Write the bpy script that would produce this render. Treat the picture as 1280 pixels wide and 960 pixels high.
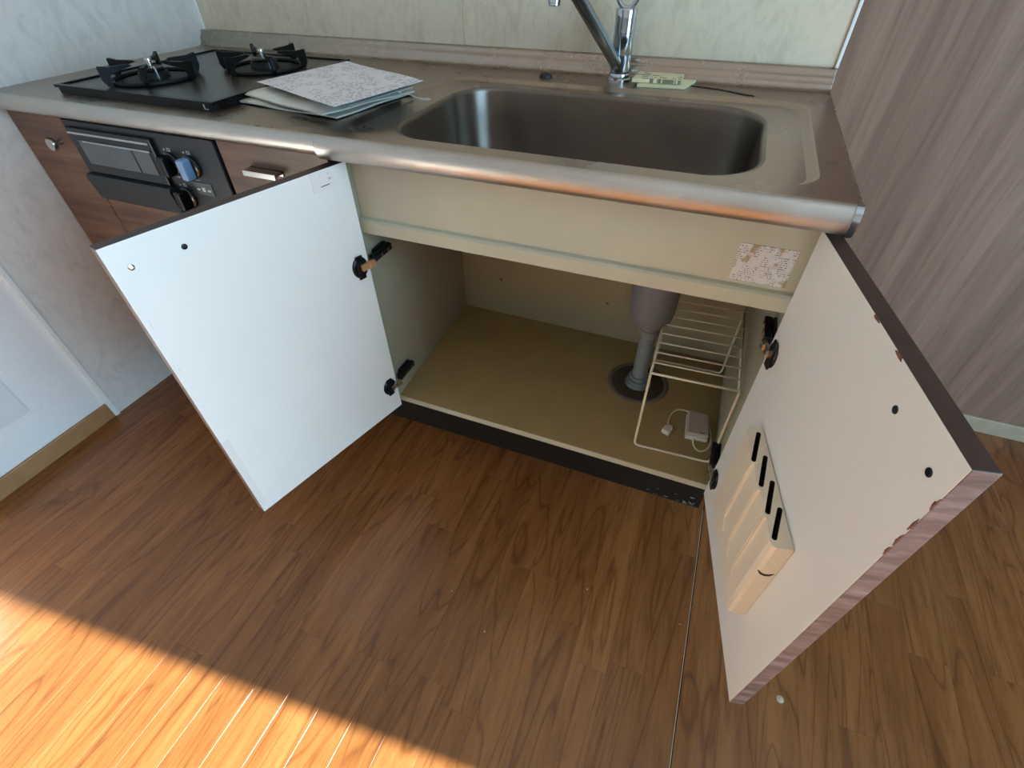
import bpy, bmesh, math, random
from mathutils import Vector, Matrix
for o in list(bpy.data.objects): bpy.data.objects.remove(o)
S = bpy.context.scene
COL = S.collection
R = math.radians
rnd = random.Random(7)

# ------------------------------------------------------------ camera, sky, sun, exposure
cd = bpy.data.cameras.new('camera'); cam = bpy.data.objects.new('camera', cd); COL.objects.link(cam)
cd.sensor_width = 36; cd.lens = 609.2294/1280*36; cd.clip_start = .01
cam.location = (.581, -.7047, 1.0413); cam.rotation_euler = (R(46.8232), R(.5128), R(21.7811))
S.camera = cam

w = bpy.data.worlds.new('sky'); S.world = w; w.use_nodes = True
bg = w.node_tree.nodes['Background']; bg.inputs[0].default_value = (.42, .735, 1.0, 1); bg.inputs[1].default_value = 8.6

WX = 2.6                                   # plane of the window wall, right of the frame
WY0, WY1, WZ1 = -1.75, -.34, 2.05          # opening of the balcony window in that wall
el = R(25)
sd = bpy.data.lights.new('sun', 'SUN'); sun = bpy.data.objects.new('sun', sd); COL.objects.link(sun)
sd.energy = 36; sd.angle = R(.6); sd.color = (.93, 1.0, .95)
sun.rotation_euler = Vector((-.995*math.cos(el), -.0995*math.cos(el), -math.sin(el))).to_track_quat('-Z', 'Y').to_euler()
sun.location = (4, -.5, 2.5)
pd = bpy.data.lights.new('window_portal', 'AREA'); po = bpy.data.objects.new('window_portal', pd); COL.objects.link(po)
pd.shape = 'RECTANGLE'; pd.size = WZ1; pd.size_y = WY1-WY0; pd.cycles.is_portal = True
po.location = (WX+.06, (WY0+WY1)/2, WZ1/2); po.rotation_euler = (0, R(90), 0)

S.view_settings.view_transform = 'Standard'; S.view_settings.look = 'None'
S.view_settings.gamma = 1; S.view_settings.use_curve_mapping = False
S.view_settings.exposure = 0.50
S.cycles.max_bounces = 12; S.cycles.diffuse_bounces = 8; S.cycles.glossy_bounces = 5
S.cycles.sample_clamp_indirect = 6; S.cycles.caustics_reflective = False; S.cycles.caustics_refractive = False

# ------------------------------------------------------------ materials
def lin(c):
    if isinstance(c, str): c = tuple(int(c[i:i+2], 16)/255 for i in (0, 2, 4))
    return tuple(x/12.92 if x <= .04045 else ((x+.055)/1.055)**2.4 for x in c)+(1,)
class N:
    def __init__(s, name):
        s.m = bpy.data.materials.new(name); s.m.use_nodes = True
        s.t = s.m.node_tree; s.b = s.t.nodes['Principled BSDF']
    def n(s, typ, **kw):
        x = s.t.nodes.new('ShaderNode'+typ)
        for k, v in kw.items():
            if k[0] == '_': setattr(x, k[1:], v)
            else: x.inputs[k.replace('0', ' ')].default_value = v
        return x
    def l(s, a, b): s.t.links.new(a, b)
    def coords(s, scale, rand=0.0, rot=(0,0,0), kind='Object'):
        tc = s.n('TexCoord'); mp = s.n('Mapping'); mp.inputs['Scale'].default_value = scale; mp.inputs['Rotation'].default_value = rot
        src = tc.outputs[kind]
        if rand:
            oi = s.n('ObjectInfo'); ml = s.n('VectorMath', _operation='SCALE'); ml.inputs[0].default_value = (rand, rand*1.7, rand*.6)
            s.l(oi.outputs['Random'], ml.inputs['Scale']); ad = s.n('VectorMath', _operation='ADD')
            s.l(src, ad.inputs[0]); s.l(ml.outputs[0], ad.inputs[1]); src = ad.outputs[0]
        s.l(src, mp.inputs[0]); return mp.outputs[0]
    def ramp(s, fac, stops):
        r = s.n('ValToRGB'); e = r.color_ramp.elements
        while len(e) < len(stops): e.new(.5)
        for i, (p, c) in enumerate(stops): e[i].position = p; e[i].color = c if len(c) == 4 else c+(1,)
        s.l(fac, r.inputs[0]); return r.outputs[0]
    def mix(s, fac, a, b, blend='MIX'):
        m = s.n('Mix', _data_type='RGBA', _blend_type=blend)
        for v, i in ((fac, 0), (a, 6), (b, 7)):
            if hasattr(v, 'links'): s.l(v, m.inputs[i])
            else: m.inputs[i].default_value = v
        return m.outputs[2]
    def bump(s, h, strength, dist=.001):
        b = s.n('Bump'); b.inputs['Strength'].default_value = strength; b.inputs['Distance'].default_value = dist
        s.l(h, b.inputs['Height']); s.l(b.outputs[0], s.b.inputs['Normal'])
    def fin(s, col=None, rough=.5, metal=0, spec=None, coat=0):
        if col is not None:
            if hasattr(col, 'links'): s.l(col, s.b.inputs['Base Color'])
            else: s.b.inputs['Base Color'].default_value = col
        if hasattr(rough, 'links'): s.l(rough, s.b.inputs['Roughness'])
        else: s.b.inputs['Roughness'].default_value = rough
        s.b.inputs['Metallic'].default_value = metal
        if spec is not None: s.b.inputs['Specular IOR Level'].default_value = spec
        if coat: s.b.inputs['Coat Weight'].default_value = coat; s.b.inputs['Coat Roughness'].default_value = .12
        return s.m

def plain(name, c, rough=.5, metal=0, var=.06, scale=40, bump=0, spec=None, coat=0):
    x = N(name); c = lin(c); co = x.coords((scale,)*3)
    nz = x.n('TexNoise', Scale=1.0, Detail=3.0); x.l(co, nz.inputs['Vector'])
    a = tuple(v*(1-var) for v in c[:3])+(1,); b = tuple(min(1, v*(1+var)) for v in c[:3])+(1,)
    col = x.ramp(nz.outputs[0], [(.3, a), (.7, b)])
    if bump: x.bump(nz.outputs[0], bump)
    return x.fin(col, rough, metal, spec, coat)

def wood(name, dark, mid, light, scale, rand=3.0, rough=.45, streak=(1, 1), contrast=1.0, coat=0, tone=.0, spec=None, wavew=.5, kind='Object', pores=.5):
    """scale: vector that is large across the grain and small along it"""
    x = N(name); co = x.coords(scale, rand, kind=kind)
    n1 = x.n('TexNoise', Scale=1.0, Detail=5.0, Roughness=.6, Distortion=.6); x.l(co, n1.inputs['Vector'])
    co2 = x.coords(tuple(v*4.5 for v in scale), rand, kind=kind)
    n2 = x.n('TexNoise', Scale=1.0, Detail=4.0, Roughness=.7); x.l(co2, n2.inputs['Vector'])
    co3 = x.coords(tuple(v*.34 for v in scale), rand, kind=kind)
    n3 = x.n('TexNoise', Scale=1.0, Detail=2.0, Distortion=.9); x.l(co3, n3.inputs['Vector'])
    rings = x.n('Math', _operation='MULTIPLY'); rings.inputs[1].default_value = 20; x.l(n3.outputs[0], rings.inputs[0])
    fr = x.n('Math', _operation='PINGPONG'); fr.inputs[1].default_value = 1; x.l(rings.outputs[0], fr.inputs[0])
    d, m, li = lin(dark), lin(mid), lin(light)
    base = x.ramp(n1.outputs[0], [(.28, d), (.5, m), (.72, li)])
    dk = x.ramp(fr.outputs[0], [(.0, (.50, .44, .40, 1)), (.22, (.93, .92, .91, 1)), (1, (1, 1, 1, 1))])
    col = x.mix(wavew, base, dk, 'MULTIPLY')
    fine = x.ramp(n2.outputs[0], [(.34, (.5, .45, .4, 1)), (.52, (1, 1, 1, 1))])
    col = x.mix(pores, col, fine, 'MULTIPLY')
    if tone:
        oi = x.n('ObjectInfo'); hs = x.n('HueSaturation'); mr = x.n('MapRange')
        mr.inputs['To Min'].default_value = 1-tone; mr.inputs['To Max'].default_value = 1+tone
        x.l(oi.outputs['Random'], mr.inputs[0]); x.l(mr.outputs[0], hs.inputs['Value']); x.l(col, hs.inputs['Color']); col = hs.outputs[0]
    x.bump(n2.outputs[0], .06, .0006)
    return x.fin(col, rough, 0, spec, coat)

def steel(name, c, rough, brush=(2, 60, 60), var=.06, knurl=False, bs=.008):
    x = N(name); co = x.coords(brush); nz = x.n('TexNoise', Scale=1.0, Detail=5.0); x.l(co, nz.inputs['Vector'])
    co2 = x.coords((9, 9, 9)); st = x.n('TexNoise', Scale=1.0, Detail=6.0, Roughness=.65); x.l(co2, st.inputs['Vector'])
    c = lin(c); a = tuple(v*(1-var) for v in c[:3])+(1,); b = tuple(min(1, v*(1+var)) for v in c[:3])+(1,)
    col = x.ramp(st.outputs[0], [(.35, a), (.65, b)])
    mr = x.n('MapRange'); mr.inputs['From Min'].default_value = .3; mr.inputs['From Max'].default_value = .7
    mr.inputs['To Min'].default_value = rough*.8; mr.inputs['To Max'].default_value = rough*1.25; x.l(st.outputs[0], mr.inputs[0])
    if knurl:
        co3 = x.coords((280, 280, 280), rot=(0, R(45), 0)); v = x.n('TexVoronoi', Scale=1.0, Randomness=0.0); x.l(co3, v.inputs['Vector'])
        x.bump(v.outputs['Distance'], .25, .0005)
    else: x.bump(nz.outputs[0], bs, .0006)
    return x.fin(col, mr.outputs[0], 1)

def panelmat(name, c, vein, rough=.35, scale=14):
    """decorative kitchen board: pale with faint slanting wisps and a light emboss"""
    x = N(name); co = x.coords((scale, scale, scale*.55), rot=(0, R(28), 0))
    n1 = x.n('TexNoise', Scale=1.0, Detail=6.0, Roughness=.62, Distortion=1.6); x.l(co, n1.inputs['Vector'])
    co2 = x.coords((55, 55, 26), rot=(0, R(28), 0)); n2 = x.n('TexNoise', Scale=1.0, Detail=4.0, Distortion=1.0); x.l(co2, n2.inputs['Vector'])
    col = x.ramp(n1.outputs[0], [(.36, lin(vein)), (.50, lin(c)), (.7, tuple(min(1, v*1.05) for v in lin(c)[:3])+(1,))])
    f2 = x.ramp(n2.outputs[0], [(.33, (.90, .89, .87, 1)), (.45, (1, 1, 1, 1))])
    col = x.mix(.6, col, f2, 'MULTIPLY')
    x.bump(n2.outputs[0], .10, .0007)
    return x.fin(col, rough)

def printed(name, paper, ink, rows, cols, dens=.5, wear=None, axes=(0, 2), rough=.6, scratch=None):
    """paper with rows of small illegible print; object space, axes = (along row, across rows)"""
    x = N(name); tc = x.n('TexCoord'); sp = x.n('SeparateXYZ'); x.l(tc.outputs['Object'], sp.inputs[0])
    u, v = sp.outputs[axes[0]], sp.outputs[axes[1]]
    def M(op, a, b=None):
        m = x.n('Math', _operation=op)
        for i, q in enumerate((a, b)):
            if q is None: continue
            if hasattr(q, 'links'): x.l(q, m.inputs[i])
            else: m.inputs[i].default_value = q
        return m.outputs[0]
    vr = M('MULTIPLY', v, rows); line = M('FRACT', vr); row = M('FLOOR', vr)
    inrow = M('LESS_THAN', line, .48)
    cb = x.n('CombineXYZ'); x.l(M('MULTIPLY', u, cols), cb.inputs[0]); x.l(M('MULTIPLY', row, 7.3), cb.inputs[1])
    nz = x.n('TexNoise', Scale=1.0, Detail=2.0); x.l(cb.outputs[0], nz.inputs['Vector'])
    word = M('GREATER_THAN', nz.outputs[0], 1-dens)
    cb2 = x.n('CombineXYZ'); x.l(M('MULTIPLY', u, cols*.16), cb2.inputs[0]); x.l(M('MULTIPLY', v, rows*.16), cb2.inputs[1])
    blk = x.n('TexNoise', Scale=1.0, Detail=1.0); x.l(cb2.outputs[0], blk.inputs['Vector'])
    ok = M('GREATER_THAN', blk.outputs[0], .46)
    f = M('MULTIPLY', M('MULTIPLY', inrow, word), ok)
    f = M('MULTIPLY', f, .8)
    col = x.mix(f, lin(paper), lin(ink))
    if wear:
        co = x.coords((38, 38, 38)); wz = x.n('TexNoise', Scale=1.0, Detail=3.0); x.l(co, wz.inputs['Vector'])
        col = x.mix(x.ramp(wz.outputs[0], [(.55, (0, 0, 0)), (.62, (1, 1, 1))]), col, lin(wear))
    return x.fin(col, rough)

M_ = {}
M_['plank'] = wood('floor_wood', '6E421F', '7B4C26', '88582F', (26, 2.6, 10), rand=9, rough=.27, tone=.10, spec=.5, wavew=.75, pores=.42)
M_['floor'] = wood('floor_wood_far', '6E421F', '7B4C26', '88582F', (26, 2.6, 10), rand=0, rough=.30, spec=.45)
M_['gap'] = plain('joint_dark', '2A1A10', .8)
M_['wall'] = plain('wall_white', 'DCDBD9', .7, var=.02, bump=.05, scale=120)
M_['rear'] = plain('room_white', 'E8E2D6', .8, var=.02)
M_['ceil'] = plain('ceiling_white', 'E9E6DF', .8, var=.02)
M_['kpanel'] = panelmat('kitchen_board', 'D8C9B0', 'CDBDA4', .36, 20)
M_['kpanel2'] = panelmat('side_board', 'D9D5CF', 'D1CCC5', .38, 20)
M_['woodwall'] = wood('wall_wood_paper', '6F5343', '7F614F', '907260', (20, 20, .9), rand=0, rough=.6, wavew=.12, pores=.35)
M_['front'] = wood('walnut_front', '4A3526', '6E523F', '8D725B', (2.2, 30, 26), rand=4, rough=.42, wavew=.35, pores=.4)
M_['edge'] = wood('door_edge_wood', '48352F', '6F5852', '94807A', (10, 10, 70), rand=4, rough=.4, wavew=.2, pores=.4)
M_['edgetop'] = plain('door_edge_dark', '3E2C25', .5, var=.2)
M_['cream'] = plain('door_cream', 'DEDCD5', .42, var=.012, scale=12)
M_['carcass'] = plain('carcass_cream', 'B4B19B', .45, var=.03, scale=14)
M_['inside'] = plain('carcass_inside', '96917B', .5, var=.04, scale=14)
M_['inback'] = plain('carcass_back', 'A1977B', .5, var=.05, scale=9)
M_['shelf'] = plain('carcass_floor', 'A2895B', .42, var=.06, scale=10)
M_['kick'] = plain('kick_black', '17130F', .35, var=.3, scale=30)
M_['base'] = plain('baseboard_tan', '9A7148', .5, var=.1, scale=25)
M_['base2'] = plain('baseboard_grey', '9C8E78', .5, var=.08, scale=25)
M_['trim'] = plain('trim_white', 'E6E4DE', .4, var=.01)
M_['steel'] = steel('steel_worktop', 'A89889', .30)
M_['steel2'] = steel('steel_splash', 'A69A8D', .26, bs=.006)
M_['lip'] = steel('steel_lip', 'BDB8B1', .38, knurl=True, var=.05)
M_['basin'] = steel('steel_basin', '80776F', .36, brush=(3, 3, 90), bs=.008)
bn_ = M_['basin'].node_tree; tg = bn_.nodes.new('ShaderNodeTangent'); tg.direction_type = 'RADIAL'; tg.axis = 'Z'
bn_.nodes['Principled BSDF'].inputs['Anisotropic'].default_value = .85; bn_.nodes['Principled BSDF'].inputs['Anisotropic Rotation'].default_value = .25; bn_.links.new(tg.outputs[0], bn_.nodes['Principled BSDF'].inputs['Tangent'])
M_['chrome'] = plain('chrome', 'B9BEC4', .14, 1, var=.02)
M_['satin'] = plain('satin_steel', 'C8C4BE', .25, 1, var=.04)
M_['spout'] = plain('spout_steel', '8A8E90', .24, 1, var=.04)
M_['guard'] = plain('guard_film', 'D8D5CC', .5, var=.01)
M_['darkm'] = plain('dark_metal', '23272B', .32, .7, var=.2)
M_['copper'] = plain('copper_arm', 'D9A77B', .35, .6, var=.1)
M_['black'] = plain('enamel_black', '0B0B0C', .32, var=.2, spec=.3)
M_['hob'] = plain('hob_plate', '35322F', .30, .3, var=.25, scale=18)
M_['iron'] = plain('cast_iron', '09090A', .5, var=.3, scale=90, spec=.25)
M_['grill'] = plain('grill_black', '191C20', .38, var=.08)
M_['grill2'] = plain('grill_gloss', '15171A', .15, var=.08)
M_['gwin'] = plain('grill_glass', '4F565A', .12, var=.12, scale=30, spec=.7)
M_['silver'] = plain('silver_strip', 'B9BCBE', .3, .8)
M_['bluereflect'] = plain('knob_blue_reflection', '7FA4CB', .22, var=.03)  # blue reflection on one grill knob, painted into the grip colour
M_['whitept'] = plain('print_white', 'B8BABA', .5)
M_['pipe'] = plain('pipe_grey', '74797A', .45, var=.06)
M_['trap'] = plain('trap_grey', '75777A', .40, var=.04, scale=20)
M_['flange'] = plain('flange_brown', '44362A', .6, var=.2, scale=40)
M_['seal'] = plain('seal_grey', '6B6256', .7, var=.15, scale=60)
M_['wire'] = plain('wire_cream', 'D8CDB4', .4, var=.05)
M_['white'] = plain('plastic_white', 'D9D2C8', .4, var=.02)
M_['pinkish'] = plain('plastic_pinkish', 'B9A79A', .45, var=.03)
M_['ivory'] = plain('plastic_ivory', 'DACDB6', .38, var=.03, scale=20)
M_['slot'] = plain('slot_dark', '3A2718', .8)
M_['rubber'] = plain('rubber_black', '111111', .5)
M_['plastic'] = plain('bag_plastic', 'C9C6BA', .22, var=.10, scale=25, spec=.6, coat=.5)
M_['paper'] = printed('paper_printed', 'DEDBE0', '85848C', 150, 150, .5, axes=(0, 1))
M_['paper2'] = plain('paper_plain', 'D6D2CC', .6, var=.03)
M_['leaf'] = printed('leaflet_print', 'D9D2AE', '4B4636', 60, 110, .55, axes=(0, 1))
M_['leaf2'] = plain('leaflet_cream', 'D6CFA8', .6, var=.04)
M_['label'] = printed('label_print', 'CFCBC8', '6A6764', 300, 520, .5, wear='A08C66')
M_['sticker'] = printed('sticker_print', 'DCD6D0', 'A89B92', 120, 160, .38)
M_['ink'] = plain('ink_dark', '3A342E', .6)
M_['grey_patch'] = plain('pale_grey', 'CFCFCE', .5, var=.01)
M_['spot'] = plain('spot_pale', 'A89A80', .6)
M_['string'] = plain('string_white', 'D8D2C2', .8)
M_['chip'] = plain('chip_brown', '6E3F2C', .8, var=.3, scale=200)

# ------------------------------------------------------------ mesh helpers
class MB:
    def __init__(s): s.v = []; s.f = []; s.m = []; s.sm = []; s.sharp = .75
    def add(s, vs, fs, mi=0, smooth=False):
        b = len(s.v); s.v += [tuple(v) for v in vs]
        for f in fs: s.f.append([i+b for i in f]); s.m.append(mi); s.sm.append(smooth)
        return s
    def box(s, a, b, mi=0, bev=0, seg=2, mis=None):
        """mis: material index for faces (-x,+x,-y,+y,-z,+z)"""
        x0, y0, z0 = (min(a[i], b[i]) for i in range(3)); x1, y1, z1 = (max(a[i], b[i]) for i in range(3))
        vs = [(x0,y0,z0),(x1,y0,z0),(x1,y1,z0),(x0,y1,z0),(x0,y0,z1),(x1,y0,z1),(x1,y1,z1),(x0,y1,z1)]
        fs = [(0,4,7,3),(1,2,6,5),(0,1,5,4),(2,3,7,6),(0,3,2,1),(4,5,6,7)]
        if not bev:
            for i, f in enumerate(fs): s.add([vs[k] for k in f], [(0,1,2,3)], mis[i] if mis else mi)
            return s
        bm = bmesh.new(); bv = [bm.verts.new(v) for v in vs]
        for i, f in enumerate(fs): bm.faces.new([bv[k] for k in f]).material_index = mis[i] if mis else mi
        bmesh.ops.bevel(bm, geom=list(bm.edges), offset=bev, segments=seg, affect='EDGES', profile=.5, material=-1)
        bm.verts.index_update()
        base = len(s.v); s.v += [tuple(v.co) for v in bm.verts]
        for f in bm.faces: s.f.append([v.index+base for v in f.verts]); s.m.append(f.material_index); s.sm.append(False)
        bm.free(); return s
    def tube(s, pts, r, n=10, mi=0, caps=True, closed=False):
        pts = [Vector(p) for p in pts]; k = len(pts); rings = []
        rr = r if isinstance(r, (list, tuple)) else [r]*k
        up = None
        for i in range(k):
            if closed: t = (pts[(i+1) % k]-pts[i-1]).normalized()
            else: t = (pts[min(i+1, k-1)]-pts[max(i-1, 0)]).normalized()
            if up is None:
                up = Vector((0, 0, 1)) if abs(t.z) < .9 else Vector((1, 0, 0))
            a = (up-t*up.dot(t)).normalized(); up = a; b = t.cross(a)
            rings.append([pts[i]+(a*math.cos(2*math.pi*j/n)+b*math.sin(2*math.pi*j/n))*rr[i] for j in range(n)])
        vs = [p for q in rings for p in q]; fs = []
        for i in range(k if closed else k-1):
            i2 = (i+1) % k
            for j in range(n): fs.append((i*n+j, i*n+(j+1) % n, i2*n+(j+1) % n, i2*n+j))
        s.add(vs, fs, mi, True)
        if caps and not closed:
            s.add(rings[0], [tuple(range(n))[::-1]], mi); s.add(rings[-1], [tuple(range(n))], mi)
        return s
    def lathe(s, prof, n=32, c=(0, 0, 0), mi=0, axis='Z', smooth=True):
        vs = []; fs = []
        for r, z in prof:
            for j in range(n):
                a = 2*math.pi*j/n; p = (r*math.cos(a), r*math.sin(a), z)
                if axis == 'Y': p = (p[0], -p[2], p[1])
                if axis == 'X': p = (p[2], p[0], p[1])
                vs.append((p[0]+c[0], p[1]+c[1], p[2]+c[2]))
        for i in range(len(prof)-1):
            for j in range(n): fs.append((i*n+j, i*n+(j+1) % n, (i+1)*n+(j+1) % n, (i+1)*n+j))
        return s.add(vs, fs, mi, smooth)
    def prism(s, out, z0, z1, mi=0, mcap=None, fn=None):
        """closed outline [(a,b)...]; fn maps (a,b,z) to space"""
        fn = fn or (lambda a, b, z: (a, b, z)); n = len(out)
        lo = [fn(a, b, z0) for a, b in out]; hi = [fn(a, b, z1) for a, b in out]
        s.add(lo+hi, [(i, (i+1) % n, n+(i+1) % n, n+i) for i in range(n)], mi)
        mc = mi if mcap is None else mcap
        s.add(lo, [tuple(range(n))[::-1]], mc); s.add(hi, [tuple(range(n))], mc); return s
    def loops(s, L, mi=0, smooth=True, capend=False):
        n = len(L[0]); vs = [p for q in L for p in q]; fs = []
        for i in range(len(L)-1):
            for j in range(n): fs.append((i*n+j, i*n+(j+1) % n, (i+1)*n+(j+1) % n, (i+1)*n+j))
        s.add(vs, fs, mi, smooth)
        if capend: s.add(L[-1], [tuple(range(n))], mi)
        return s
    def mesh(s, name, fix=True):
        me = bpy.data.meshes.new(name); me.from_pydata(s.v, [], s.f)
        me.polygons.foreach_set('material_index', s.m); me.polygons.foreach_set('use_smooth', s.sm)
        bm = bmesh.new(); bm.from_mesh(me); bmesh.ops.remove_doubles(bm, verts=bm.verts, dist=1e-5)
        if fix: bmesh.ops.recalc_face_normals(bm, faces=bm.faces)
        for e in bm.edges:
            if len(e.link_faces) == 2 and e.calc_face_angle(0) > s.sharp: e.smooth = False
        bm.to_mesh(me); bm.free(); me.update(); return me

def link(name, me, mats, parent=None, mw=None):
    o = bpy.data.objects.new(name, me); COL.objects.link(o)
    if me is not None and not me.materials:
        for m in (mats if isinstance(mats, (list, tuple)) else [mats]): me.materials.append(M_[m])
    o.matrix_world = mw or Matrix()
    if parent is not None:
        o.parent = parent; o.matrix_parent_inverse = WM[parent.name].inverted()
    WM[o.name] = (mw or Matrix()).copy()
    return o
WM = {}
def part(name, mb, mats, parent=None, mw=None, fix=True):
    """geometry in world coordinates (or local to mw); origin moved to the piece's own base centre when mw is None"""
    if mw is None:
        xs = [[v[i] for v in mb.v] for i in range(3)]
        c = Vector(((min(xs[0])+max(xs[0]))/2, (min(xs[1])+max(xs[1]))/2, min(xs[2])))
        mb.v = [tuple(Vector(v)-c) for v in mb.v]; mw = Matrix.Translation(c)
    return link(name, mb.mesh(name, fix), mats, parent, mw)
def thing(name, label, cat, loc, group=None, mw=None):
    o = bpy.data.objects.new(name, None); COL.objects.link(o); o.empty_display_size = .05
    mw = mw or Matrix.Translation(loc); o.matrix_world = mw; WM[o.name] = mw.copy()
    return tag(o, label, cat, group)
def tag(o, label, cat, group=None):
    o['label'] = label; o['category'] = cat
    if group: o['group'] = group
    return o
def struct(o, label=None, cat=None):
    o['kind'] = 'structure'
    if label: o['label'] = label
    if cat: o['category'] = cat
    return o

# ------------------------------------------------------------ room shell
XL, YB, YW, ZC = -.885, .5616, .62, 2.4        # left wall, kitchen wall, wood wall, ceiling
PX0, PX1, PY0 = -.885, 1.85, -1.32             # area laid with single planks
fl = MB().box((XL-.1, -3.3, -.06), (WX+.1, PY0, 0)).box((PX1, PY0, -.06), (WX+.1, YW+.1, 0)).box((XL-.1, PY0, -.06), (PX1, YW+.1, -.013), 1)
floor = struct(part('floor', fl, ['floor', 'gap'], None, Matrix()), 'brown oak strip floor with a sunlit patch near the camera', 'floor')
PW = .0676; lens = (.30, .455, .61, .76, .91); PM = {}
def plank_mesh(L, wd):
    k = (L, round(wd, 4))
    if k not in PM:
        c = .0001; m = MB(); hx, hy = wd/2-.00012, L/2-.0001
        lo = [(-hx,-hy,-.012),(hx,-hy,-.012),(hx,hy,-.012),(-hx,hy,-.012)]
        mi = [(x, y, -c) for x, y, _ in lo]; hi = [(x-math.copysign(c, x), y-math.copysign(c, y), 0) for x, y, _ in lo]
        m.loops([lo, mi, hi], smooth=False, capend=True); PM[k] = m.mesh('plank'); PM[k].materials.append(M_['plank'])
    return PM[k]
ends = {}
for x, y in ((.5877, -.364), (.6725, -.339), (.3208, -.496), (.3883, -.2234), (.4615, -.2222)):
    ends[math.floor((x-.7618)/PW)] = y
i0 = math.floor((PX0-.7618)/PW); i1 = math.ceil((PX1-.7618)/PW)
for i in range(i0, i1):
    xa = max(.7618+i*PW, PX0); xb = min(.7618+(i+1)*PW, PX1); wd = xb-xa; cx = (xa+xb)/2
    if i == 0: wd -= .0022; cx += .0011                      # open joint beside the right-hand door
    if wd < .01: continue
    segs = []
    y = ends.get(i, -.2+rnd.uniform(-.45, .45)); yu = y
    while yu < YW:
        L = rnd.choice(lens); segs.append((yu, L)); yu += L
    yd = y
    while yd > PY0:
        L = rnd.choice(lens); segs.append((yd-L, L)); yd -= L
    for (ys, L) in segs:
        a, b = max(ys, PY0), min(ys+L, YW+.05)
        if b-a < .03: continue
        L2 = round(b-a, 3)
        link('plank', plank_mesh(L2, wd), 'plank', floor, Matrix.Translation((cx, (a+b)/2, 0)))
sp = part('pale_spot', MB().lathe([(0, .0006), (.0055, .0006), (.0065, 0)], 18, (.935, -.2863, .0)), 'spot', floor)
for (x, y) in ((.28, -.33), (-.27, -.33), (.62, -.30), (.745, -.22), (.55, -.22), (.38, -.38)):
    part('pale_speck', MB().box((x, y, 0), (x+rnd.uniform(.001, .003), y+rnd.uniform(.001, .003), .0007)), 'spot', floor)

part('joint_filler', MB().box((.7612, -1.2, -.004), (.7622, .073, .0002)), 'spot', floor)

wb = MB().box((XL-.1, YB+.008, 0), (.7495, YW+.1, ZC)).box((.7495, YW, 0), (WX+.1, YW+.1, ZC), 1)
wall_back = struct(part('wall_back', wb, ['rear', 'woodwall'], None, Matrix()), 'back wall, pale board over the worktop and wood-grain paper beyond it', 'wall')
for a, b in ((XL+.006, -.0502), (-.0492, .7493)):
    part('wall_panel', MB().box((a, YB, .79), (b, YB+.008, ZC), bev=.0008, seg=1), 'kpanel', wall_back)
wl = MB().box((XL-.1, -3.3, 0), (XL, YW+.1, ZC))
wall_left = struct(part('wall_left', wl, 'wall', None, Matrix()), 'white left wall with pale board beside the cabinets', 'wall')
part('wall_panel', MB().box((XL, -.2145, .0), (XL+.006, YB, ZC), bev=.0008, seg=1), 'kpanel2', wall_left)
part('corner_bead', MB().box((XL+.006, YB-.008, .836), (XL+.013, YB, ZC)), 'trim', wall_left)
struct(part('trim_1', MB().box((XL, -.2285, 0), (XL+.011, -.2145, ZC), bev=.002), 'trim'), 'white upright strip at the edge of the left wall board', 'trim')
struct(part('trim_2', MB().box((.7493, YB-.004, .835), (.7555, YW, ZC), bev=.001), 'trim'), 'white upright strip where board meets wood-grain wall', 'trim')
struct(part('baseboard_left', MB().box((XL, -3.2, 0), (XL+.009, -.2285, .05), bev=.002), 'base'), 'tan baseboard below the white left wall', 'baseboard')
struct(part('baseboard_back', MB().box((.80, YW-.009, 0), (WX, YW, .048), bev=.002), 'base2'), 'grey-tan baseboard below the wood-grain wall', 'baseboard')
struct(part('wall_rear', MB().box((XL-.1, -3.4, 0), (WX+.1, -3.3, ZC)), 'rear'), 'white wall behind the camera', 'wall')
struct(part('ceiling', MB().box((XL-.1, -3.4, ZC), (WX+.1, YW+.1, ZC+.08)), 'ceil'), 'white ceiling', 'ceiling')
wr = MB().box((WX, -3.3, 0), (WX+.1, WY0, ZC)).box((WX, WY1, 0), (WX+.1, YW, ZC)).box((WX, WY0, WZ1), (WX+.1, WY1, ZC))
struct(part('wall_right', wr, 'rear'), 'white right wall with the balcony window', 'wall')
win = part('window_1', MB().box((WX+.02, WY0, 0), (WX+.09, WY0+.035, WZ1)).box((WX+.02, WY1-.03, 0), (WX+.09, WY1, WZ1)).box((WX+.02, WY0, WZ1-.04), (WX+.09, WY1, WZ1)), 'silver')
struct(win, 'aluminium frame of the open balcony window', 'window')
tag(part('wall_rectangle', MB().box((XL, -.50, .1555), (XL+.004, -.367, .36), bev=.001), 'grey_patch'), 'thin pale grey rectangle low on the white left wall', 'grey_patch')  # thin raised rectangle, slightly greyer than the wall

# ------------------------------------------------------------ worktop with sink
XR, ZT = .7515, .80
def rrect(cx, cy, hx, hy, r, z, n=16):
    P = []
    for qx, qy, a0 in ((1, 1, 0), (-1, 1, 90), (-1, -1, 180), (1, -1, 270)):
        for k in range(n+1):
            a = R(a0+90*k/n); P.append((cx+qx*(hx-r)+r*math.cos(a), cy+qy*(hy-r)+r*math.sin(a), z))
    return P
wt = thing('worktop', 'stainless steel worktop with raised back edge and rounded front', 'worktop', (-.067, .25, .755))
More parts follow.
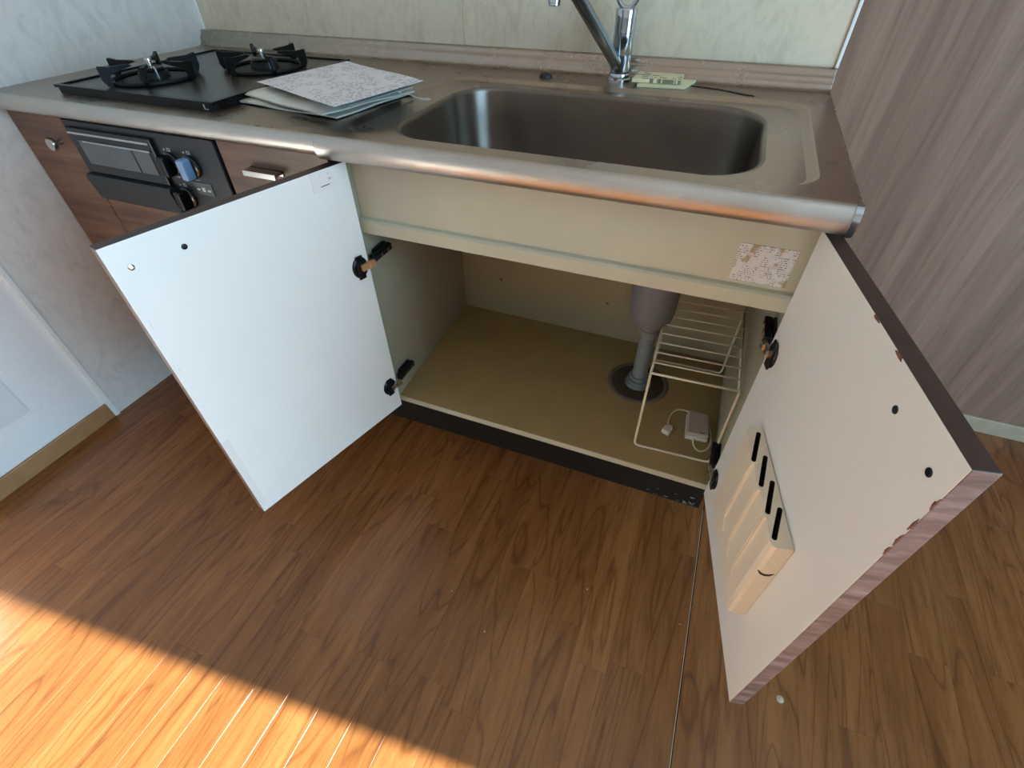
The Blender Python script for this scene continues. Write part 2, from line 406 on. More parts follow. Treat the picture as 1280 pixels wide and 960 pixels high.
# deck: outer rectangle -> recess step -> basin rim
n = 16; rec = (.346, .2155, .366, .2165); bas = (.345, .205, .295, .185)
def outer(z):
    q = rrect(*rec, .055, z, n); out = []
    x0, x1, y0, y1 = XL+.0065, XR, -.034, .520
    k = n+1
    for c, (X, Y) in enumerate(((x1, y1), (x0, y1), (x0, y0), (x1, y0))):
        for j in range(k):
            t = j/n; out.append(None)
            sx, sy = q[c*k+j][:2]
            if c in (0, 2): p = (X, sy+(Y-sy)*min(1, 2*t)) if t <= .5 else (sx+(X-sx)*min(1, 2*(1-t)), Y)
            else: p = (sx+(X-sx)*min(1, 2*t), Y) if t <= .5 else (X, sy+(Y-sy)*min(1, 2*(1-t)))
            out[-1] = (p[0], p[1], z)
    return out
deck = MB()
deck.loops([outer(ZT), rrect(*rec, .055, ZT, n)], smooth=False)
cx, cy, hx, hy = rec
deck.loops([rrect(cx, cy, hx, hy, .055, ZT, n), rrect(cx, cy, hx-.004, hy-.004, .052, ZT-.0015, n), rrect(cx, cy, hx-.009, hy-.009, .048, ZT-.0055, n), rrect(cx, cy, hx-.014, hy-.014, .045, ZT-.007, n)])
cx2, cy2, hx2, hy2 = bas
deck.loops([rrect(cx, cy, hx-.014, hy-.014, .045, ZT-.007, n), rrect(cx2, cy2, hx2+.006, hy2+.004, .096, ZT-.007, n)], smooth=False)
part('deck', deck, 'steel', wt)
b = MB(); rim = [(.006, .004, -.007), (.002, .001, -.0075), (-.001, -.001, -.010), (-.002, -.002, -.016)]
L = [rrect(cx2, cy2, hx2+a, hy2+c, .094, ZT+z, n) for a, c, z in rim]
L += [rrect(cx2, cy2, hx2-.004, hy2-.004, .092, ZT-.06, n), rrect(cx2, cy2, hx2-.008, hy2-.008, .09, ZT-.135, n), rrect(cx2, cy2, hx2-.014, hy2-.014, .085, ZT-.155, n),
      rrect(cx2, cy2, hx2-.03, hy2-.03, .07, ZT-.168, n), rrect(cx2, cy2, hx2-.06, hy2-.06, .05, ZT-.172, n)]
b.loops(L, capend=True); bo = part('sink_basin', b, 'basin', wt)
part('drain', MB().lathe([(0, .0012), (.052, .0012), (.058, .003), (.062, 0)], 28, (.535, .26, ZT-.1722)), 'satin', bo)
def sweep(prof, x0, x1, nseg=1):
    m = MB(); m.sharp = 1.25; vs = []; k = len(prof)
    for i in range(nseg+1):
        x = x0+(x1-x0)*i/nseg; vs += [(x, y, z) for y, z in prof]
    fs = [(i*k+j, i*k+j+1, (i+1)*k+j+1, (i+1)*k+j) for i in range(nseg) for j in range(k-1)]
    m.add(vs, fs, 0, True)
    m.add(vs[:k], [tuple(range(k))], 0); m.add(vs[-k:], [tuple(range(k))[::-1]], 0); return m
back = [(YB, .792), (YB, .836), (.552, .836), (.548, .8345), (.5465, .831), (.5455, .826), (.541, .823), (.537, .8185), (.536, .812), (.534, .806), (.529, .802), (.520, .80), (.520, .792)]
part('backsplash', sweep(back, XL+.0065, XR), 'steel2', wt)
def lipprof(zb):
    zm = (ZT+zb)/2; r = (ZT-zb)/2
    P = [(-.034, .7995), (-.036, .8012), (-.040, .8016), (-.044, .8)]
    for k in range(1, 10):
        a = R(70-k*160/9); P.append((-.040-.011*max(0, math.cos(a))**.8, zm+r*math.sin(a)))
    P += [(-.030, zb), (-.030, zb+.006), (-.034, .79)]
    return P
part('front_lip', sweep(lipprof(.765), -.026, XR-.006), 'lip', wt)
part('front_lip', sweep(lipprof(.771), XL+.0065, -.0262), 'lip', wt)
part('end_cap', sweep([(y*1.03, z+(-.001 if z < .78 else .001)) for y, z in lipprof(.764)], XR-.006, XR+.002), 'chrome', wt)
part('end_cap', sweep([(y-.0012, z+.0008) for y, z in back], XR, XR+.002), 'chrome', wt)
part('side_edge', MB().box((XR, -.034, .772), (XR+.0015, YB, ZT+.001)), 'steel2', wt)
part('underlay', MB().box((XL+.007, .012, .762), (.0-.02, .55, .790)), 'inside', wt)

tag(part('hole_plug', MB().lathe([(0, .002), (.007, .002), (.0085, .006), (.012, .007), (.0135, .004), (.0145, 0)], 24, (.1887, .4705, ZT)), 'rubber'), 'small round black plug in the worktop behind the sink', 'plug')
tag(part('steel_strip', MB().prism([(.487, .494), (.55, .487), (.612, .455), (.618, .447), (.60, .450), (.55, .479)], ZT+.0002, ZT+.0014), 'darkm'), 'thin dark strip lying behind the sink beside the leaflets', 'strip')

# ------------------------------------------------------------ faucet
FX, FY = .3435, .497
fc = thing('faucet', 'chrome single-lever kitchen faucet behind the sink', 'faucet', (FX, FY, ZT))
part('base_ring', MB().lathe([(0, 0), (.0245, 0), (.0245, .004), (.0225, .006), (.0215, .0065), (.0215, .013), (.0205, .0145), (0, .0145)], 32, (FX, FY, ZT)), 'chrome', fc)
part('seal_ring', MB().lathe([(.015, 0), (.0195, 0), (.0195, .0018), (.015, .0018)], 32, (FX, FY, ZT+.0145)), 'rubber', fc)
part('body', MB().lathe([(0, 0), (.0205, 0), (.0205, .030), (.0198, .0305), (.0198, .0312), (.0203, .0318), (.0203, .066), (.0193, .0668), (.0193, .0676), (.0203, .0685), (.0205, .092), (.0215, .104), (.020, .107), (0, .108)], 36, (FX, FY, ZT+.0163)), 'chrome', fc)
dxy = Vector((-.088, -.177, 0)).normalized()
st = Vector((FX, FY, .828))+dxy*.010
kn = Vector((.284, .362, .945)); kn = st+(kn-st)*1.35
en = Vector((.243, .345, 0)); 
p1 = kn+dxy*.03+Vector((0, 0, .012))
tip = Vector((.2425, .344, .955))
kn.z = min(kn.z, 1.0)
spath = [st, st.lerp(kn, .5), kn, kn+(Vector((tip.x, tip.y, kn.z+.012))-kn)*.5+Vector((0, 0, .008)), Vector((tip.x, tip.y, kn.z+.010)), Vector((tip.x, tip.y, kn.z-.012)), tip]
sm = []
for i in range(len(spath)-1):
    for k in range(5): sm.append(spath[i].lerp(spath[i+1], k/5))
sm.append(tip)
for _ in range(3): sm = [sm[0]]+[(sm[i-1]+sm[i]*2+sm[i+1])/4 for i in range(1, len(sm)-1)]+[sm[-1]]
spout = part('spout', MB().tube(sm, .0122, 18), 'spout', fc)
part('aerator', MB().lathe([(0, 0), (.0095, 0), (.0105, .001), (.0105, .0045), (.0112, .005), (.0112, .018), (0, .018)], 24, (tip.x, tip.y, tip.z-.0175)), 'chrome', fc)
lp = []
for k in range(25):
    a = R(-90+360*k/24); lp.append((FX+.0005+.021*math.cos(a), FY-.004, .949+.026*math.sin(a)))
part('lever', MB().tube(lp[:-1], .0045, 10, closed=True), 'chrome', fc)

# ------------------------------------------------------------ leaflets and papers
def sheet(corners, th, mi=0, nx=10, ny=10, curl=None):
    m = MB(); A, B, C, D = [Vector(c) for c in corners]; top = []; bot = []
    for j in range(ny+1):
        for i in range(nx+1):
            u, v = i/nx, j/ny; p = A*(1-u)*(1-v)+B*u*(1-v)+C*u*v+D*(1-u)*v
            if curl: p = p+Vector((0, 0, curl(u, v)))
            top.append(p); bot.append(p-Vector((0, 0, th)))
    W = nx+1; fs = [(j*W+i, j*W+i+1, (j+1)*W+i+1, (j+1)*W+i) for j in range(ny) for i in range(nx)]
    K = len(top); f2 = [tuple(q+K for q in f)[::-1] for f in fs]
    edge = [i for i in range(nx)]+[j*W+nx for j in range(ny)]+[ny*W+i for i in range(nx, 0, -1)]+[j*W for j in range(ny, 0, -1)]
    fe = [(edge[k], edge[k]+K, edge[(k+1) % len(edge)]+K, edge[(k+1) % len(edge)]) for k in range(len(edge))]
    m.add(top+bot, fs+f2+fe, mi, True); return m
tag(part('leaflet', sheet([(.392, .448, .806), (.486, .458, .806), (.500, .520, .8065), (.40, .515, .8065)], .0055, nx=4, ny=4), 'leaf2'), 'plain cream leaflet underneath the printed one beside the faucet', 'leaflet', 'leaflets beside the faucet')
tag(part('leaflet', sheet([(.379, .456, .8135), (.475, .466, .8135), (.474, .530, .8135), (.382, .528, .8135)], .0065, nx=4, ny=4), 'leaf'), 'cream folded leaflet with dark print, topmost beside the faucet', 'leaflet', 'leaflets beside the faucet')
bagc = lambda h: (lambda u, v: h*(1-(2*u-1)**6)*(1-(2*v-1)**6)+.0012*math.sin(9*u+4*v)*math.sin(7*v+1))
tag(part('plastic_envelope', sheet([(-.296, .072, .8048), (-.046, .043, .8048), (-.012, .250, .8048), (-.262, .285, .8048)], .003, nx=16, ny=16, curl=bagc(.0045)), 'plastic'), 'clear plastic envelope of papers, bottom of the pile beside the hob', 'envelope')
tag(part('plastic_folder', sheet([(-.302, .092, .8125), (-.060, .024, .8125), (.004, .215, .8125), (-.235, .285, .8125)], .0025, nx=16, ny=16, curl=bagc(.009)), 'plastic'), 'clear plastic folder of papers, middle of the pile beside the hob', 'folder')
tag(part('paper_sheet', sheet([(-.225, .175, .8255), (-.02, .05, .8245), (.020, .195, .8225), (-.235, .350, .826)], .0005, nx=8, ny=8, curl=lambda u, v: .002*math.sin(5*u+3*v)), 'paper2'), 'plain white sheet just under the printed top sheet', 'paper')
tag(part('paper_sheet', sheet([(-.2764, .116, .8285), (-.0172, .0096, .831), (.0276, .222, .830), (-.222, .331, .8305)], .0005, nx=12, ny=12, curl=lambda u, v: .0012*math.sin(6*u)*math.sin(4*v+.5)), 'paper'), 'printed white sheet on top of the paper pile', 'paper')
ti = thing('string_tie', 'white button and looped string at the edge of the paper pile', 'string', (-.015, .2, .80))
part('button', MB().lathe([(0, .004), (.003, .0036), (.0045, .002), (.0045, 0), (0, 0)], 14, (-.012, .196, .8135)), 'string', ti)
lpp = [(-.012, .198, .814), (.004, .205, .809), (.016, .210, .8035), (.024, .213, .8015), (.034, .222, .8012), (.041, .219, .8012), (.040, .209, .8012), (.031, .207, .8012), (.022, .212, .8012)]
part('string', MB().tube(lpp, .0008, 6), 'string', ti)

# ------------------------------------------------------------ gas hob
hb = thing('gas_hob', 'black two-burner gas hob set into the worktop', 'stove', (-.5, .22, ZT))
hx0, hx1, hy0, hy1 = -.713, -.288, .008, .425
part('tray', MB().prism([(hx0+.012, hy0), (hx1-.012, hy0), (hx1, hy0+.012), (hx1, hy1), (hx0, hy1), (hx0, hy0+.012)], ZT+.0005, ZT+.011), 'black', hb)
rm = MB()
for a, c in (((hx0, hy0, .8105), (hx1, hy0+.010, .8155)), ((hx0, hy1-.008, .8105), (hx1, hy1, .8155)), ((hx0, hy0+.010, .8105), (hx0+.008, hy1-.008, .8155)), ((hx1-.008, hy0+.010, .8105), (hx1, hy1-.008, .8155))): rm.box(a, c)
part('rim', rm, 'black', hb)
part('top_plate', MB().box((hx0+.008, hy0+.010, .8105), (hx1-.008, hy1-.008, .8125)), 'hob', hb)
part('corner_mark', MB().box((hx1-.022, hy0-.0006, .803), (hx1-.020, hy0+.0004, .8115)).box((hx1-.020, hy0-.0006, .803), (hx1-.012, hy0+.0004, .8042)), 'whitept', hb)
for bx_, by_, rot in ((-.565, .125, 12), (-.415, .285, 25)):
    bn = part('burner', MB().lathe([(0, 0), (.062, 0), (.064, .002), (.055, .003), (.045, .001), (.030, .004), (.029, .012), (.026, .016), (0, .016)], 36, (bx_, by_, .8125)), 'iron', hb)
    part('burner_cap', MB().lathe([(0, 0), (.024, 0), (.0245, .003), (.022, .006), (.008, .0075), (.004, .005), (0, .005)], 30, (bx_, by_, .8287)), 'black', bn)
    part('igniter', MB().tube([(bx_+.027, by_-.012, .812), (bx_+.028, by_-.013, .834), (bx_+.022, by_-.01, .838)], .0016, 6), 'silver', bn)
    part('sensor', MB().lathe([(0, .016), (.0075, .016), (.0078, .012), (.005, .011), (.005, 0)], 14, (bx_, by_, .834)), 'satin', bn)
    ps = MB(); rr = .078
    ps.tube([(bx_+rr*math.cos(2*math.pi*k/40), by_+rr*math.sin(2*math.pi*k/40), .8165) for k in range(40)], .0042, 8, closed=True)
    for k in range(6):
        a = R(rot+60*k); ca, sa = math.cos(a), math.sin(a); tx, ty = -sa*.0032, ca*.0032
        prof = [(.034, .842), (.040, .8455), (.078, .8455), (.094, .8485), (.096, .846), (.096, .824), (.090, .8135), (.080, .8135), (.082, .822), (.078, .834), (.050, .8385)]
        for s_ in (1,):
            A = [(bx_+r*ca+tx, by_+r*sa+ty, z) for r, z in prof]; B = [(bx_+r*ca-tx, by_+r*sa-ty, z) for r, z in prof]; q = len(prof)
            ps.add(A+B, [(i, (i+1) % q, q+(i+1) % q, q+i) for i in range(q)]); ps.add(A, [tuple(range(q))]); ps.add(B, [tuple(range(q))[::-1]])
    part('pan_support', ps, 'iron', hb)

# ------------------------------------------------------------ hob base cabinet with grill
YF = -.022
bc = thing('hob_cabinet', 'walnut-fronted base cabinet under the gas hob', 'cabinet', (-.45, .25, 0))
part('body', MB().box((-.872, .0, .17), (-.695, .50, .756)).box((-.2815, .0, .17), (-.0295, .50, .756)).box((-.6952, .0, .17), (-.2815, .50, .594)), 'inside', bc)
part('kick_board', MB().box((-.872, .075, .0), (-.031, .09, .170)), 'kick', bc)
fr1 = part('door', MB().box((-.872, YF, .172), (-.7005, -.001, .763), bev=.0012, seg=1), 'front', bc)
part('knob', MB().lathe([(0, 0), (.006, 0), (.005, .008), (.006, .012), (.0125, .015), (.0135, .020), (.012, .024), (0, .0245)], 24, (-.742, YF, .712), axis='Y').lathe([(0, .0246), (.006, .0246), (.006, .022)], 18, (-.742, YF, .712), axis='Y'), 'satin', fr1)
for me_v in (WM,): pass
fr2 = part('door', MB().box((-.6975, YF, .172), (-.2845, -.001, .594), bev=.0012, seg=1), 'front', bc)
def bar_handle(x0, x1, z, parent, y=YF, name='handle'):
    m = MB().box((x0, y-.022, z-.005), (x1, y-.018, z+.005), bev=.0008, seg=1)
    m.box((x0, y-.018, z+.001), (x1, y, z+.005)).box((x0, y-.0025, z-.004), (x1, y, z+.005))
    return part(name, m, 'satin', parent)
bar_handle(-.53, -.45, .56, fr2)
d1 = part('drawer_front', MB().box((-.2785, YF, .612), (-.0305, -.001, .763), bev=.0012, seg=1), 'front', bc)
bar_handle(-.2135, -.1385, .719, d1)
d2 = part('drawer_front', MB().box((-.2785, YF, .395), (-.0305, -.001, .609), bev=.0012, seg=1), 'front', bc)
bar_handle(-.2135, -.1385, .57, d2)
d3 = part('drawer_front', MB().box((-.2785, YF, .172), (-.0305, -.001, .392), bev=.0012, seg=1), 'front', bc)
bar_handle(-.2135, -.1385, .35, d3)

gr = thing('fish_grill', 'black built-in fish grill with control knobs below the hob', 'grill', (-.49, .2, .597))
gx0, gx1, gz0, gz1, gy = -.694, -.283, .598, .762, YF-.004
part('case', MB().box((gx0, .0, gz0), (gx1, .48, .755)), 'grill2', gr)
part('front_panel', MB().box((gx0, gy, gz0), (gx1, .0, gz1), bev=.0015, seg=1), 'grill', gr)
gd = part('grill_door', MB().box((gx0+.012, gy-.008, gz0+.062), (-.442, gy, gz1-.012), bev=.002), 'grill2', gr)
part('window', MB().box((gx0+.036, gy-.0095, .680), (-.457, gy-.0075, .7275), bev=.0005, seg=1), 'gwin', gd)
part('divider', MB().box((-.507, gy-.0102, .680), (-.503, gy-.0078, .7275)), 'grill2', gd)
part('trim_strip', MB().box((gx0+.016, gy-.010, .7385), (-.449, gy-.0075, .7425), bev=.0005, seg=1), 'silver', gd)
part('trim_strip', MB().box((gx0+.050, gy-.0104, .7245), (-.453, gy-.0094, .7275)), 'silver', gd)
hd = MB().prism([(gy, gz0+.062), (gy-.016, gz0+.060), (gy-.019, gz0+.052), (gy-.012, gz0+.006), (gy, gz0+.002)], gx0+.010, -.437, fn=lambda a, b, z: (z, a, b))
part('door_handle', hd, 'grill', gr)
def knob(x, z, m, name='knob'):
    k = part(name, MB().lathe([(0, 0), (.0215, 0), (.0215, .004), (.019, .006), (0, .006)], 30, (x, gy, z), axis='Y'), 'grill2', gr)
    # keep the knob proud of the panel
    part('grip', MB().box((x-.0085, gy-.026, z-.0195), (x+.0085, gy-.005, z+.0195), bev=.004), m, k)
    part('marking', MB().lathe([(0, .0008), (.0018, .0008), (.0018, 0)], 12, (x-.0075, gy, z+.026), axis='Y'), 'whitept', k)
    ring = MB(); o_ = [(x+.001, z+.0235), (x+.0085, z+.0235), (x+.0085, z+.0295), (x+.001, z+.0295)]; i_ = [(x+.002, z+.0245), (x+.0075, z+.0245), (x+.0075, z+.0285), (x+.002, z+.0285)]
    ring.loops([[(p, gy+.0002, q) for p, q in o_], [(p, gy-.0008, q) for p, q in o_], [(p, gy-.0008, q) for p, q in i_], [(p, gy+.0002, q) for p, q in i_]], smooth=False)
    part('marking', ring, 'whitept', k)
    part('marking', MB().box((x-.005, gy-.0008, z-.0265), (x+.004, gy+.0002, z-.0255)), 'whitept', k)
    return k
knob(-.414, .706, 'black'); knob(-.363, .706, 'bluereflect'); knob(-.413, .6385, 'black')
dp_ = part('display', MB().box((-.380, gy-.0015, .652), (-.332, gy, .677), bev=.0005, seg=1), 'gwin', gr)
part('print', MB().box((-.374, gy-.0022, .661), (-.366, gy-.0012, .664)).box((-.360, gy-.0022, .659), (-.352, gy-.0012, .667)).box((-.346, gy-.0022, .660), (-.338, gy-.0012, .664)), 'whitept', dp_)
part('marking', MB().box((-.352, gy-.0008, .628), (-.336, gy+.0002, .6305)), 'whitept', gr)

# ------------------------------------------------------------ sink cabinet
sc = thing('sink_cabinet', 'cream sink base cabinet with both doors standing open', 'cabinet', (.36, .25, 0))
sdp = MB(); A = [(-.029, 0), (-.0125, 0), (-.0315, .436), (-.034, .436)]
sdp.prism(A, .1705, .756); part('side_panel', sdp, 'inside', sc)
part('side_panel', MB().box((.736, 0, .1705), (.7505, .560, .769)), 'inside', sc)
part('kick_return', MB().box((.736, .0905, 0), (.7500, .560, .1700)), 'kick', sc)
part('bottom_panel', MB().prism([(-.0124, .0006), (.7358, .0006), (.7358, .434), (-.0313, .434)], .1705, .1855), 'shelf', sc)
part('edge_strip', MB().box((-.0125, -.0012, .1703), (.7358, .0006, .1857)), 'carcass', sc)
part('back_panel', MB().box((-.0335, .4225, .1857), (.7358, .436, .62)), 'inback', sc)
cov = part('access_panel', MB().box((.4435, .4205, .290), (.735, .4224, .60), bev=.0006, seg=1), 'inback', sc)
for x, z in ((.0898, .3007), (.402, .2938)):
    part('screw', MB().lathe([(0, .002), (.0025, .0018), (.004, 0), (0, 0)], 12, (x, .4225, z), axis='Y'), 'seal', sc)
part('apron', MB().box((-.0122, .010, .640), (.7358, .022, .765)), 'carcass', sc)
part('rail', MB().prism([(0, .6195), (0, .6425), (.0035, .646), (.0098, .648), (.035, .648), (.035, .6195)], -.0122, .7358, fn=lambda a, b, z: (z, a, b)), 'carcass', sc)
part('kick_board', MB().box((-.030, .075, 0), (.7500, .09, .1700)), 'kick', sc)
for k in range(16):
    x = rnd.uniform(.62, .735); z = rnd.uniform(.002, .014) if k < 12 else rnd.uniform(.02, .05); l_ = rnd.uniform(.002, .010)
    part('scuff', MB().box((x, .0742, z), (x+l_, .0752, z+rnd.uniform(.0008, .0022))), 'pipe', sc)
lb = part('label', MB().box((.6415, .0091, .6545), (.7185, .0101, .7125)), 'label', sc)

ZB, DH, DW, DT = .1705, .5853, .3843, .0205
def door_mat(hx, hy, ang): return Matrix.Translation((hx, hy, ZB)) @ Matrix.Rotation(ang, 4, 'Z')
TL = door_mat(0, -.0149, R(-105.3263)); TR = door_mat(.7285, -.011, R(-90+11.4592))
def make_door(T, sg, label):
    """sg: local y direction of the outer face"""
    m = MB(); bv = .0012
    y0, y1 = (0, sg*DT)
    # faces: inner cream, outer walnut, outer edge striped wood, top dark, hinge edge cream, bottom wood
    inner, outr = (2, 3) if sg > 0 else (3, 2)
    mis = [0, 1, 0, 0, 1, 2]; mis[inner] = 0; mis[outr] = 3
    m.box((0, y0, 0), (DW, y1, DH), bev=bv, seg=2, mis=mis)
    d = part('door', m, ['cream', 'edge', 'edgetop', 'front'], sc, T); d['label'] = label
    for z in (.395, .078):
        h = MB(); iy = -sg                         # inner side
        h.lathe([(0, 0), (.0175, 0), (.0175, .0015), (.0165, .003), (.012, .003), (.011, -.0005), (0, -.0005)], 24, (.022, 0, z), axis='Y') if False else None
        cup = [(.0175, 0), (.0175, .0018), (.016, .0035), (.0125, .0038), (.011, .001), (0, .001)]
        h.lathe([(r, -iy*-0+0+yy) for r, yy in cup], 24, (0, 0, 0)) if False else None
        vs = MB()
        for k in range(len(cup)): pass
        n_ = 24; V = []
        for r, yy in cup:
            for j in range(n_):
                a = 2*math.pi*j/n_; V.append((.0225+r*math.cos(a), iy*yy, z+1.25*r*math.sin(a)))
        h.add(V, [(i*n_+j, i*n_+(j+1) % n_, (i+1)*n_+(j+1) % n_, (i+1)*n_+j) for i in range(len(cup)-1) for j in range(n_)], 0, True)
        h.box((.0145, iy*.001, z-.024), (.0305, iy*.0045, z+.024), 0, bev=.001, seg=1)
        # bent link from the cup to the arm, then the arm that reaches to the side panel inside the cabinet
        h.box((.006, iy*.003, z-.0065), (.023, iy*.0105, z+.0065), 1, bev=.0008, seg=1)
        h.box((-.008, iy*.004, z-.0065), (.0065, iy*.0125, z+.0065), 1, bev=.0008, seg=1)
        hw = part('hinge', h, ['darkm', 'copper' if (sg < 0 and z > .2) else 'satin'], d, T)
        # arm mounted on the side panel
        inv = T.inverted(); wx = -.012 if sg < 0 else .7355; s_ = 1 if sg < 0 else -1; am = MB(); zz = ZB+z
        skew = .00
        am.box((wx+s_*.0005, .014, zz-.011), (wx+s_*.005, .056, zz+.011), 0, bev=.0008, seg=1)
        am.box((wx+s_*.005, -.002, zz-.0075), (wx+s_*.017, .062, zz+.0075), 0, bev=.002, seg=1)
        am.box((wx+s_*.016, .020, zz-.003), (wx+s_*.0185, .026, zz+.003), 1).box((wx+s_*.016, .042, zz-.003), (wx+s_*.0185, .048, zz+.003), 1)
        part('hinge_arm', am, ['darkm', 'satin'], d)
    for x, z in ((.2899, .5505), (.360, .5503)):
        s2 = MB(); n_ = 16; V = []; iy = -sg
        for r, yy in ((.0042, 0), (.0040, .0008), (.0028, .0012), (.0022, .0002), (0, .0002)):
            for j in range(n_):
                a = 2*math.pi*j/n_; V.append((x+r*math.cos(a), iy*yy, z+r*math.sin(a)))
        s2.add(V, [(i*n_+j, i*n_+(j+1) % n_, (i+1)*n_+(j+1) % n_, (i+1)*n_+j) for i in range(4) for j in range(n_)], 0, True)
        part('screw', s2, 'satin' if (sg < 0 and x > .3) else 'darkm', d, T)
    hb_ = MB().box((.285, sg*(DT+.018), .5455), (.365, sg*(DT+.022), .5555), bev=.0008, seg=1).box((.285, sg*DT, .5515), (.365, sg*(DT+.018), .5555))
    part('handle', hb_, 'satin', d, T)
    return d
dl = make_door(TL, -1, 'open left cabinet door with white inner face')
dr = make_door(TR, 1, 'open right cabinet door with cream inner face and worn wood edge')
part('sticker', MB().box((.0295, .0002, .5525), (.0735, .0009, .5835)), 'sticker', dl, TL)
part('sticker_mark', MB().box((.041, .0008, .5595), (.058, .0012, .5608)), 'ink', dl, TL)
for z, l_ in ((.46, .014), (.38, .007), (.30, .006), (.16, .004)):
    part('scratch', MB().box((.3760, .0001, z), (.3772, .0005, z+l_)), 'grey_patch', dl, TL)
part('corner_guard', MB().box((.3705, .0002, .02), (.3840, .0007, .215)), 'guard', dl, TL)
for s_, z, along in ((.1966, .5842, 0), (.2531, .5838, 0), (.3835, .4698, 1), (.3832, .5094, 1), (.3836, .487, 1), (.3838, .540, 1)):
    k = 9; la, lb_ = (.009, .0022) if not along else (.0018, .009)
    o = [(s_+la*math.cos(2*math.pi*i/k)*rnd.uniform(.4, 1.2), z+lb_*math.sin(2*math.pi*i/k)*rnd.uniform(.4, 1.2)) for i in range(k)]
    o = [(min(a, DW-.0002), min(b_, DH-.0002)) for a, b_ in o]
    part('chip', MB().prism(o, -.0006, .0006, fn=lambda a, b_, z_: (a, z_, b_)), 'chip', dr, TR)

# ------------------------------------------------------------ knife holder on the right door
def TRi(T): return T
kh = thing('knife_holder', 'ivory plastic knife holder with four slots on the right door', 'knife holder', (0, 0, 0), mw=TR @ Matrix.Translation((.2, -.0005, .12)))
plan = [(.097, 0), (.098, .020), (.102, .0225), (.166, .0285), (.1705, .0280), (.1715, .0250), (.209, .0280), (.2135, .0275), (.2145, .0245), (.252, .0275), (.2565, .027), (.2575, .0242), (.290, .0270), (.297, .025), (.300, .020), (.300, 0)]
plan2 = [(.098, 0), (.099, .020), (.103, .0225), (.290, .0255), (.297, .024), (.300, .019), (.300, 0)]
ky = lambda a, b_, z: (a, -.0008-b_, z)
body = MB()
def scaled(pl, f): return [(a, b_*f) for a, b_ in pl]
# upper stepped shell: hollow pockets cut as real slots below
body.prism(plan, .175, .312, fn=ky); body.prism(plan2, .121, .1752, fn=ky)
kb = part('shell', body, 'ivory', kh, TR)
def slot_outline(s0, t0, s1, t1, wd):
    d_ = Vector((s1-s0, t1-t0)); d_.normalize(); nn = Vector((-d_.y, d_.x))*wd; out = []
    for k in range(7): 
        a = R(-90+180*k/6); out.append((s1+d_.x*wd*math.cos(a)+nn.x*math.sin(a), t1+d_.y*wd*math.cos(a)+nn.y*math.sin(a)))
    for k in range(7):
        a = R(90+180*k/6); out.append((s0+d_.x*wd*math.cos(a)+nn.x*math.sin(a), t0+d_.y*wd*math.cos(a)+nn.y*math.sin(a)))
    return out
cut = MB()
for s0, t0, s1, t1 in ((.110, .0085, .163, .0245), (.155, .0070, .206, .0220), (.199, .0060, .249, .0215), (.242, .0050, .286, .0205)):
    cut.prism(slot_outline(s0, t0, s1, t1, .0033), .20, .33, fn=ky)
co_ = link('cutter', cut.mesh('cutter'), 'slot', None, TR)
md = kb.modifiers.new('slots', 'BOOLEAN'); md.object = co_; md.operation = 'DIFFERENCE'; md.solver = 'EXACT'
try: md.material_mode = 'TRANSFER'
except Exception: pass
bpy.context.view_layer.update()
ev = kb.evaluated_get(bpy.context.evaluated_depsgraph_get()); nm = bpy.data.meshes.new_from_object(ev)
kb.modifiers.clear(); kb.data = nm; bpy.data.objects.remove(co_)
for z0 in (.1685, .2118, .2548):
    rp = [(z0, -.0290, .305), (z0, -.0290, .19), (z0+.001, -.0270, .174), (z0+.006, -.0252, .158), (z0+.013, -.0250, .150)]
    part('rib', MB().tube(rp, .0009, 6), 'ivory', kh, TR)
nt = [( .3001, -.0035, .2500), (.3001, -.008, .2455), (.3001, -.014, .2445), (.3001, -.020, .2475), (.3001, -.0245, .254)]
part('notch', MB().tube(nt, [.0006, .0016, .0018, .0016, .0006], 6), 'slot', kh, TR)

# ------------------------------------------------------------ drain, rack, detector box
PXc, PYc = .534, .262
dn = thing('drain_trap', 'grey plastic drain trap and hose under the sink', 'drain pipe', (PXc, PYc, .1855))
part('trap_cup', MB().lathe([(0, .385), (.030, .385), (.040, .388), (.047, .396), (.0505, .42), (.0515, .47), (.053, .60), (.053, .625), (0, .625)], 40, (PXc-.005, PYc-.012, 0)), 'trap', dn)
part('outlet', MB().lathe([(0, .345), (.0215, .345), (.0225, .347), (.0225, .362), (.0200, .364), (.0200, .386), (0, .386)], 28, (PXc, PYc-.006, 0)), 'trap', dn)
hp = []
for k in range(46):
    z = .215+k*.0029; hp.append((.0185 if k % 2 else .0170, z))
part('hose', MB().lathe([(0, .21)]+hp+[(0, .347)], 28, (PXc, PYc-.003, 0), smooth=False), 'pipe', dn)
part('collar', MB().lathe([(0, .1858), (.034, .1858), (.030, .190), (.0285, .192), (.0285, .204), (.0235, .205), (.0235, .214), (.0205, .215), (0, .215)], 32, (PXc, PYc, 0), smooth=False), 'pipe', dn)
fg = part('flange', MB().lathe([(0, .1857), (.070, .1857), (.068, .1868), (0, .1868)], 44, (PXc, PYc, 0)), 'flange', dn)
part('sealant', MB().lathe([(.064, .1858), (.066, .1876), (.071, .1884), (.0755, .1872), (.077, .1857)], 44, (PXc, PYc, 0)), 'seal', fg)

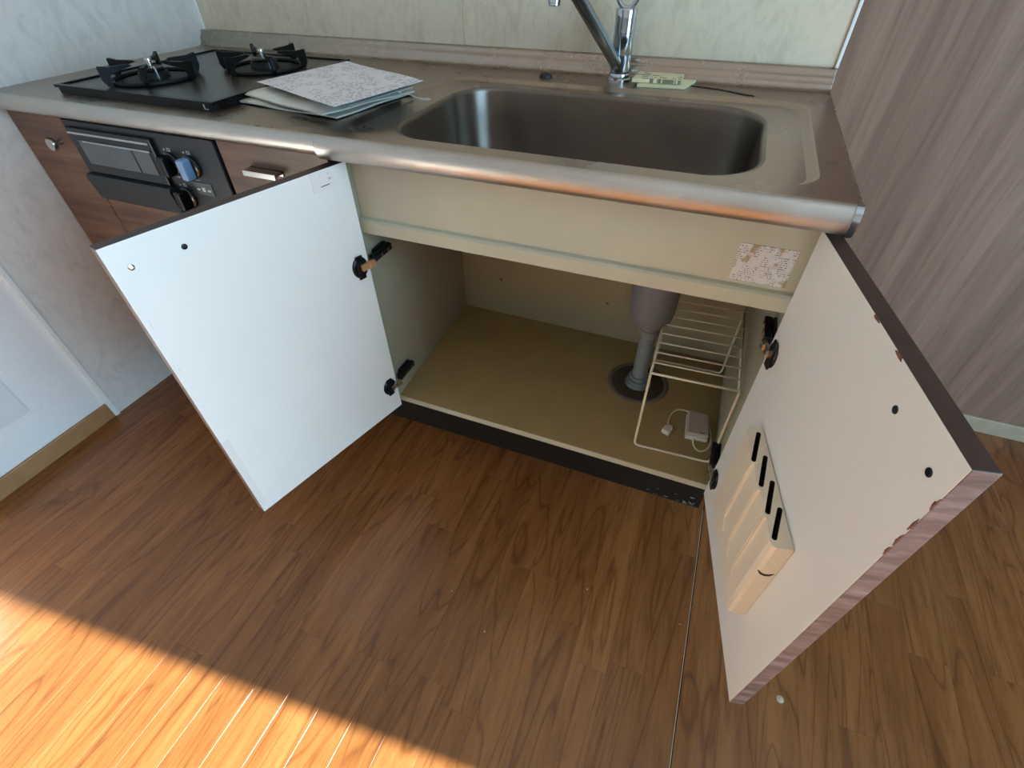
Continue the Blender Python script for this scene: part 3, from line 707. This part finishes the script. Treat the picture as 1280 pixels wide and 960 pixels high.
rk = thing('wire_rack', 'cream coated wire rack standing under the sink', 'wire rack', (.648, .21, .1855))
zr, zf = .4005, .1890; r1, r2 = .0026, .0018
def fillet(pts, r=.012, k=5):
    out = [Vector(pts[0])]
    for i in range(1, len(pts)-1):
        p, a, c = Vector(pts[i]), Vector(pts[i-1]), Vector(pts[i+1])
        u = (a-p).normalized()*r; v = (c-p).normalized()*r
        for j in range(k+1):
            t = j/k; out.append((p+u)*(1-t)**2+p*2*t*(1-t)+(p+v)*t*t)
    out.append(Vector(pts[-1])); return out
xl, xr_, yf, yb = .5645, .7275, .0520, .335
part('front_leg', MB().tube(fillet([(xl, yf, zr), (xl+.002, yf, zf), (xr_+.002, yf+.008, zf), (xr_+.001, yf+.008, zr)]), r1, 8), 'wire', rk)
part('back_leg', MB().tube(fillet([(xl, yb-.01, zr), (xl-.010, yb+.03, zf), (xr_+.001, yb+.036, zf), (xr_-.003, yb, zr)]), r1, 8), 'wire', rk)
part('side_rail', MB().tube([(xl, yf, zr), (xl, yb-.01, zr)], r1, 8), 'wire', rk)
part('side_rail', MB().tube([(xr_, yf+.008, zr), (xr_-.003, yb, zr)], r1, 8), 'wire', rk)
for k in range(9):
    t = k/8; part('cross_wire', MB().tube([(xl-.001, yf+(yb-.01-yf)*t, zr+.003), (xr_+.001-.003*t, yf+.008+(yb-yf-.008)*t, zr+.003)], r2 if k else r1, 6), 'wire', rk)

db = thing('detector_box', 'small white plastic box with a coiled cable on the cabinet floor', 'box', (.693, .15, .1855))
Td = Matrix.Translation((.691, .150, .1858)) @ Matrix.Rotation(R(4), 4, 'Z')
part('case', MB().box((-.0245, -.037, .0), (.0245, .037, .012), 0, bev=.0035), 'white', db, Td)
part('cover', MB().box((-.0242, -.0365, .0125), (.0242, .037, .022), 0, bev=.0040), 'pinkish', db, Td)
part('mark', MB().box((.004, -.030, .0218), (.015, -.027, .0224)), 'seal', db, Td)
def smooth(pts, it=3, k=5):
    P = [Vector(p) for p in pts]; o = []
    for i in range(len(P)-1):
        for j in range(k): o.append(P[i].lerp(P[i+1], j/k))
    o.append(P[-1])
    for _ in range(it*3): o = [o[0]]+[(o[i-1]+o[i]*2+o[i+1])/4 for i in range(1, len(o)-1)]+[o[-1]]
    return o
part('cable', MB().tube(smooth([(.678, .186, .196), (.668, .196, .192), (.650, .203, .1880), (.634, .192, .1878), (.628, .165, .1878), (.628, .142, .1885), (.629, .132, .192)]), .0019, 8), 'wire', db)
part('cable', MB().tube(smooth([(.688, .114, .194), (.688, .104, .190), (.694, .090, .1878), (.706, .083, .1878), (.721, .094, .1878), (.728, .120, .1878), (.722, .158, .1878), (.714, .17, .190)]), .0019, 8), 'wire', db)
Tp = Matrix.Translation((.629, .119, .1858)) @ Matrix.Rotation(R(-20), 4, 'Z')
part('plug', MB().box((-.0095, -.011, .0), (.0095, .008, .013), 0, bev=.002).box((-.005, .007, .003), (.005, .016, .010), 0, bev=.0015), 'white', db, Tp)
